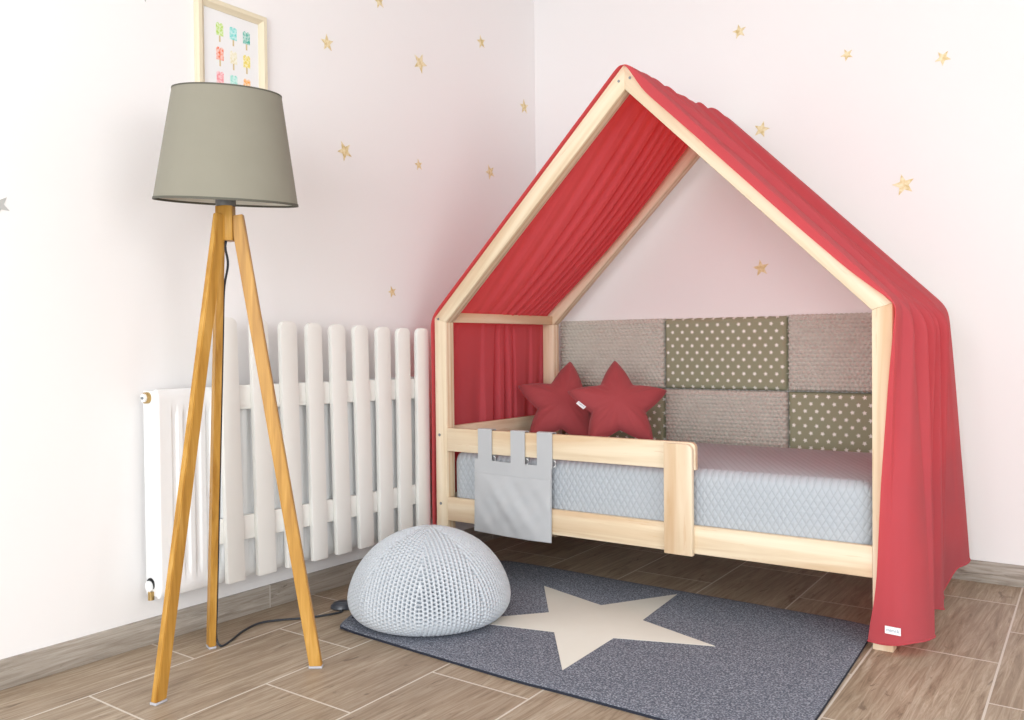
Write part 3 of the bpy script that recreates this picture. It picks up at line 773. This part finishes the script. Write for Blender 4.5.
# cord: hangs below the hub, runs down the far leg, then over the floor to a foot switch
f1 = feet[1]; d1 = (f1-LC).normalized(); t1 = Vector((-d1.y, d1.x, 0))
sidev = -t1 if (-t1).dot(RR) > 0 else t1
cp = [LC+Vector((0.004, -0.004, 1.173)), LC+Vector((0.004, -0.006, 1.150)), LC+d1*0.03+sidev*0.012+Vector((0, 0, 1.11))]
topc = LC+d1*0.060+Vector((0, 0, 1.19))
for z in (1.04, 0.9, 0.7, 0.5, 0.3, 0.12, 0.035):
    s = (1.19-z)/1.184; c = topc+(Vector((f1.x, f1.y, 0.006))-topc)*s
    cp.append(c+sidev*0.0132 - d1*0.004)
for x, y in ((0.207, -2.005), (0.190, -1.955), (0.148, -1.880), (0.126, -1.800), (0.152, -1.745), (0.195, -1.693), (0.239, -1.625), (0.255, -1.572), (0.243, -1.550), (0.228, -1.540)):
    cp.append(Vector((x, y, 0.0042)))
cord = obj('cord', tube(B(), catmull(cp, 6), 0.0033, 10), 'cable', lamp)
sw = Vector((0.222, -1.528, 0)); dsw = Vector((0.50, 0.86, 0)); 
bm = B(); lathe(bm, [(0, 0.0005), (0.030, 0.0005), (0.033, 0.004), (0.031, 0.014), (0.024, 0.022), (0.012, 0.0265), (0, 0.0275)], (0, 0, 0), 36)
bmesh.ops.scale(bm, vec=(1.28, 0.92, 1), verts=bm.verts); bmesh.ops.rotate(bm, cent=(0, 0, 0), matrix=Matrix.Rotation(math.radians(44), 3, 'Z'), verts=bm.verts); bmesh.ops.translate(bm, vec=sw, verts=bm.verts)
obj('foot_switch', bm, 'switch', lamp)['label'] = 'dark oval foot switch'
tail = [(0.205, -1.500, 0.010), (0.185, -1.470, 0.0042), (0.145, -1.42, 0.0042), (0.095, -1.35, 0.0042), (0.070, -1.28, 0.0042), (0.065, -1.15, 0.0042), (0.07, -1.0, 0.0042), (0.075, -0.80, 0.0042)]
obj('cord', tube(B(), catmull(tail, 6), 0.0033, 10), 'cable', lamp)

# ------------------------------------------------------------------ framed print
FY0, FY1, FZ0, FZ1 = -1.917, -1.643, 1.672, 1.989
pic = empty('framed_print', (0, (FY0+FY1)/2, FZ0), 'cream framed print of coloured ice lollies on the wall above the lamp', 'picture')
def frame_piece(a, b, c, d):
    """mitred moulding: a,b outer corners, c,d inner corners (y,z)"""
    prof = [(0.0, 0.0), (0.014, 0.0), (0.020, 0.15), (0.020, 0.55), (0.013, 0.75), (0.009, 1.0), (0.0, 1.0)]
    bm = B(); r1 = []; r2 = []
    for x, t in prof:
        r1.append(bm.verts.new((x+0.0006, a[0]+(d[0]-a[0])*t, a[1]+(d[1]-a[1])*t))); r2.append(bm.verts.new((x+0.0006, b[0]+(c[0]-b[0])*t, b[1]+(c[1]-b[1])*t)))
    bm.faces.new(r1); bm.faces.new(r2[::-1])
    for i in range(len(prof)):
        j = (i+1) % len(prof); bm.faces.new((r1[i], r2[i], r2[j], r1[j]))
    return bm
mw = 0.030
o_ = [(FY0, FZ0), (FY1, FZ0), (FY1, FZ1), (FY0, FZ1)]; i_ = [(FY0+mw, FZ0+mw), (FY1-mw, FZ0+mw), (FY1-mw, FZ1-mw), (FY0+mw, FZ1-mw)]
bm = B()
for k in range(4):
    q = frame_piece(o_[k], o_[(k+1) % 4], i_[(k+1) % 4], i_[k]); me = bpy.data.meshes.new('q'); q.to_mesh(me); q.free(); bm.from_mesh(me); bpy.data.meshes.remove(me)
obj('frame', bm, 'frame', pic, None, 0.5)
paper = obj('print', box(B(), (0.0008, FY0+mw-0.004, FZ0+mw-0.004), (0.006, FY1-mw+0.004, FZ1-mw+0.004)), 'paper', pic)
cols = [[(178, 216, 84), (112, 214, 208), (22, 170, 150)], [(236, 116, 66), (228, 220, 180), (232, 212, 66)], [(240, 140, 148), (150, 222, 208), (246, 168, 52)]]
def lolly_mat(i, c):
    k = NT('lolly_%d' % i); v = k.noise(k.pos(), 130, 3)
    cc = lin(*c); lt = tuple(0.45*x+0.55 for x in cc[:3])+(1,)
    return k.fin(k.ramp(v, [(0.32, cc), (0.45, tuple(0.8*x+0.2 for x in cc[:3])+(1,)), (0.62, lt)]), 0.7, 0.1)
stick = plain('lolly_stick', lin(216, 196, 150), 0.7)
pw = FY1-FY0-2*mw
for r in range(3):
    for c in range(3):
        yc = -1.8258+0.0523*c; zt_ = 1.922-0.0775*r; wd, ht = 0.0138, 0.041
        bm = B(); n = 6; rr = 0.005
        tp = [(0.0061, yc-wd, zt_-ht), (0.0061, yc+wd, zt_-ht), (0.0061, yc+wd, zt_-rr), (0.0061, yc+wd-rr, zt_), (0.0061, yc+0.003, zt_-0.001), (0.0061, yc, zt_-0.006), (0.0061, yc-0.003, zt_-0.001), (0.0061, yc-wd+rr, zt_), (0.0061, yc-wd, zt_-rr)]
        prism(bm, tp, (0.0003, 0, 0)); lo = obj('ice_lolly', bm, lolly_mat(r*3+c, cols[r][c]), paper)
        bm = B(); box(bm, (0.0061, yc-0.003, zt_-ht-0.020), (0.0063, yc+0.003, zt_-ht+0.0005)); 
        me_s = bm
        obj('lolly_stick', me_s, stick, paper)

# ------------------------------------------------------------------ gold star stickers
def sticker(wall, a, z, R, rot, label):
    pts = star_poly(R, R*0.42, 5, rot); th = 0.0012
    bm = B()
    if wall == 'left': prism(bm, [(0.0004, a+p, z+q) for p, q in pts], (th, 0, 0))
    else: prism(bm, [(a+p, -0.0004, z+q) for p, q in pts], (0, -th, 0))
    o = obj('star_sticker', bm, 'gold', None, (0, a, z) if wall == 'left' else (a, 0, z), 0.5)
    if 'silvery' in label: o.data.materials[0] = M['silver']  # overexposure put into the sticker colour as grey
    return tag(o, label, 'wall sticker', 'star stickers on the walls')
sticker('left', -2.512, 1.258, 0.030, 0.5, 'silvery star sticker painted grey, cut by the left edge of the photo, left of the lamp shade')
sticker('left', -2.083, 1.941, 0.030, math.pi, 'silvery star sticker painted grey, left of the framed print, mostly above the photo edge')
sticker('left', -1.084, 2.218, 0.030, 0.3, 'highest gold star sticker on the left wall, at the top edge of the photo')
sticker('left', -1.358, 1.984, 0.032, 0.1, 'gold star sticker just right of the framed print')
sticker('left', -0.847, 2.039, 0.042, -0.35, 'largest gold star sticker on the left wall, up between print and room corner')
sticker('left', -0.431, 2.236, 0.031, 0.25, 'gold star sticker high on the left wall near the room corner')
sticker('left', -0.096, 2.018, 0.036, 0.1, 'gold star sticker on the left wall closest to the room corner')
sticker('left', -1.277, 1.607, 0.038, 0.5, 'gold star sticker on the left wall right of the lamp shade')
sticker('left', -0.863, 1.621, 0.024, 0.2, 'small gold star sticker between the lamp shade and the bed roof')
sticker('left', -0.374, 1.666, 0.035, 0.45, 'gold star sticker on the left wall beside the sloping bed roof')
sticker('left', -1.030, 1.095, 0.024, 0.3, 'lowest gold star sticker on the left wall, just above the picket fence')
sticker('back', 1.033, 2.187, 0.031, 0.15, 'gold star sticker on the back wall above the roof peak of the bed')
sticker('back', 1.470, 2.005, 0.025, 0.4, 'smallest gold star sticker on the back wall, up above the right roof slope')
sticker('back', 1.813, 1.927, 0.029, 0.6, 'gold star sticker farthest right, high on the back wall')
sticker('back', 1.126, 1.764, 0.035, -0.3, 'gold star sticker just above the draped right roof slope')
sticker('back', 1.676, 1.474, 0.042, 0.2, 'largest gold star sticker on the back wall, right of the bed roof')
sticker('back', 1.121, 1.191, 0.036, 0.15, 'gold star sticker seen inside the house frame above the wall cushions')

# ------------------------------------------------------------------ rug
rug = empty('rug', (1.05, -1.23, 0), 'dark grey felt rug with a big cream star, in front of the bed', 'rug')
oc = [(0.372, -1.682), (0.300, -1.53), (0.262, -1.2), (0.268, -0.78), (0.300, -0.722), (0.360, -0.708), (0.60, -0.712), (0.85, -0.729), (1.165, -0.741), (1.45, -0.752), (1.62, -0.760), (1.712, -0.771), (1.752, -0.786), (1.758, -0.825), (1.766, -0.93), (1.782, -1.17), (1.805, -1.57), (1.812, -1.74), (1.80, -1.762), (1.76, -1.768), (1.50, -1.756), (1.22, -1.748), (1.076, -1.747), (0.752, -1.724), (0.45, -1.700), (0.40, -1.697)]
cen = Vector((1.05, -1.23, 0)); oc = [Vector((x, y, 0)) for x, y in oc]; m = len(oc)
ring = []
for i in range(m):
    a, b, c, d = oc[i-1], oc[i], oc[(i+1) % m], oc[(i+2) % m]
    for k in range(5):
        t = k/5; ring.append(0.5*((2*b)+(c-a)*t+(2*a-5*b+4*c-d)*t*t+(3*b-a-3*c+d)*t**3))
RN = len(ring); NRG = 26; Vr = []; Fr = []
def rugz(p):
    # the front-left corner lifts a little off the floor
    d = math.hypot(p.x-0.36, p.y+1.69); return 0.009*max(0, 1-d/0.10)**1.5
for i in range(NRG+1):
    s = 1-(i/NRG)
    for p in ring:
        q = cen+(p-cen)*s*0.9985; Vr.append((q.x, q.y, 0.0112+rugz(q)-(0.0025 if i == 0 else 0)))
for i in range(NRG):
    for j in range(RN): Fr.append((i*RN+j, i*RN+(j+1) % RN, (i+1)*RN+(j+1) % RN, (i+1)*RN+j))
N = len(Vr)
for p in ring: Vr.append((cen.x+(p.x-cen.x)*0.9985, cen.y+(p.y-cen.y)*0.9985, 0.0074+rugz(p)*0.95))
for j in range(RN): Fr.append((j, N+j, N+(j+1) % RN, (j+1) % RN))
for i in range(1, 5):
    s = 1-0.1*i
    for p in ring:
        q = cen+(p-cen)*s; Vr.append((q.x, q.y, 0.0074+rugz(q)*0.95))
for i in range(4):
    for j in range(RN):
        a = N+i*RN; Fr.append((a+j, a+RN+j, a+RN+(j+1) % RN, a+(j+1) % RN))
npobj('rug_pile', Vr, Fr, 'rug', rug, None, 0.8)
Vb = [(p.x, p.y, z+rugz(p)*0.9) for z in (0.0006, 0.0073) for p in ring]
Fb = [(j, (j+1) % RN, RN+(j+1) % RN, RN+j) for j in range(RN)]+[tuple(range(RN))[::-1], tuple(range(RN, 2*RN))]
npobj('rug_backing', Vb, Fb, 'backing', rug, None, 0.8)['label'] = 'dark felt backing with the rug edge shadow in its colour'  # dark tone holds both the backing and the shadow along its lower edge
sp_ = [(1.422, -1.228), (1.137, -1.125), (1.103, -0.796), (0.949, -1.056), (0.658, -0.959), (0.847, -1.218), (0.753-0.10, -1.447), (0.968, -1.376), (1.158, -1.632), (1.144, -1.325)]
obj('star_patch', prism(B(), [(x, y, 0.0112) for x, y in sp_], (0, 0, 0.0016), 0.0006), 'rug_star', rug)['label'] = 'large cream five-pointed star'

# ------------------------------------------------------------------ knitted pouf
PC = Vector((0.552, -1.465, 0.0130))
prof = [(0.0, 0.290), (0.03, 0.2875), (0.07, 0.2785), (0.11, 0.265), (0.145, 0.247), (0.175, 0.226), (0.203, 0.198), (0.226, 0.167), (0.243, 0.134), (0.2545, 0.100), (0.2585, 0.072), (0.254, 0.045), (0.241, 0.024), (0.222, 0.009), (0.200, 0.001)]
pp = catmull([(r, 0, z) for r, z in prof], 20)
arr = np.array([(p.x, p.z) for p in pp]); sl = np.concatenate([[0], np.cumsum(np.hypot(*np.diff(arr, axis=0).T))])
NRW, NTH = 250, 960
sv = np.linspace(0.012, sl[-1], NRW); rv = np.interp(sv, sl, arr[:, 0]); zv = np.interp(sv, sl, arr[:, 1])
dr_ = np.gradient(rv, sv); dz_ = np.gradient(zv, sv); ln = np.hypot(dr_, dz_); nr_, nz_ = -dz_/ln, dr_/ln
th = np.linspace(0, 2*np.pi, NTH, endpoint=False)
sec = 2*np.pi/8; thl = (th+0.2) % sec - sec/2
S_, T_ = np.meshgrid(sv, thl, indexing='ij'); Rv = rv[:, None]
sp = 0.0136
lat = T_*Rv/sp                                         # columns run parallel inside each wedge
colk = np.floor(lat); fx = lat-colk-0.5
fy = (S_/0.0125 + 0.5*(colk % 2)); fy = fy-np.floor(fy)-0.5
# braided rib: rounded column, darker pits between stitches
rib = 1-(2*np.abs(fx))**2.2
kb = np.round(lat); hy = S_/0.0125+0.5*(kb % 2); hy = hy-np.floor(hy)-0.5
pit = np.exp(-(((lat-kb)**2/0.055)**1.5+(hy**2/0.06)**1.5))
stitch = 0.35*np.cos(2*np.pi*fy)*(np.abs(fx)*2)
disp = 0.0018*rib+0.0008*stitch-0.024*pit
sm = np.exp(-((np.abs(T_)-sec/2)*Rv/0.004)**2); disp -= 0.0012*sm
disp *= np.clip(S_/0.03, 0.2, 1)
rad_ = Rv+nr_[:, None]*disp*1.0; zz = zv[:, None]+nz_[:, None]*disp
nfix = np.sign(nr_[:, None]*1.0)
rad_ = Rv+np.abs(nr_)[:, None]*disp; zz = zv[:, None]+np.where(zv[:, None] > 0.072, 1, -1)*np.abs(nz_)[:, None]*disp
Vp = np.stack([PC.x+rad_*np.cos(th), PC.y+rad_*np.sin(th), PC.z+np.maximum(zz, 0.0002)], -1).reshape(-1, 3)
Fp = [(i*NTH+j, (i+1)*NTH+j, (i+1)*NTH+(j+1) % NTH, i*NTH+(j+1) % NTH) for i in range(NRW-1) for j in range(NTH)]
Vp = np.vstack([Vp, [[PC.x, PC.y, PC.z+0.290]], [[PC.x, PC.y, PC.z+0.0002]]]); nV = len(Vp)
Fp += [(j, (j+1) % NTH, nV-2) for j in range(NTH)]; a = (NRW-1)*NTH; Fp += [(a+(j+1) % NTH, a+j, nV-1) for j in range(NTH)]
pouf = npobj('knitted_pouf', Vp, Fp, 'knit', None, (PC.x, PC.y, PC.z), 4)
tag(pouf, 'round pale grey knitted pouf on the corner of the rug', 'pouf')
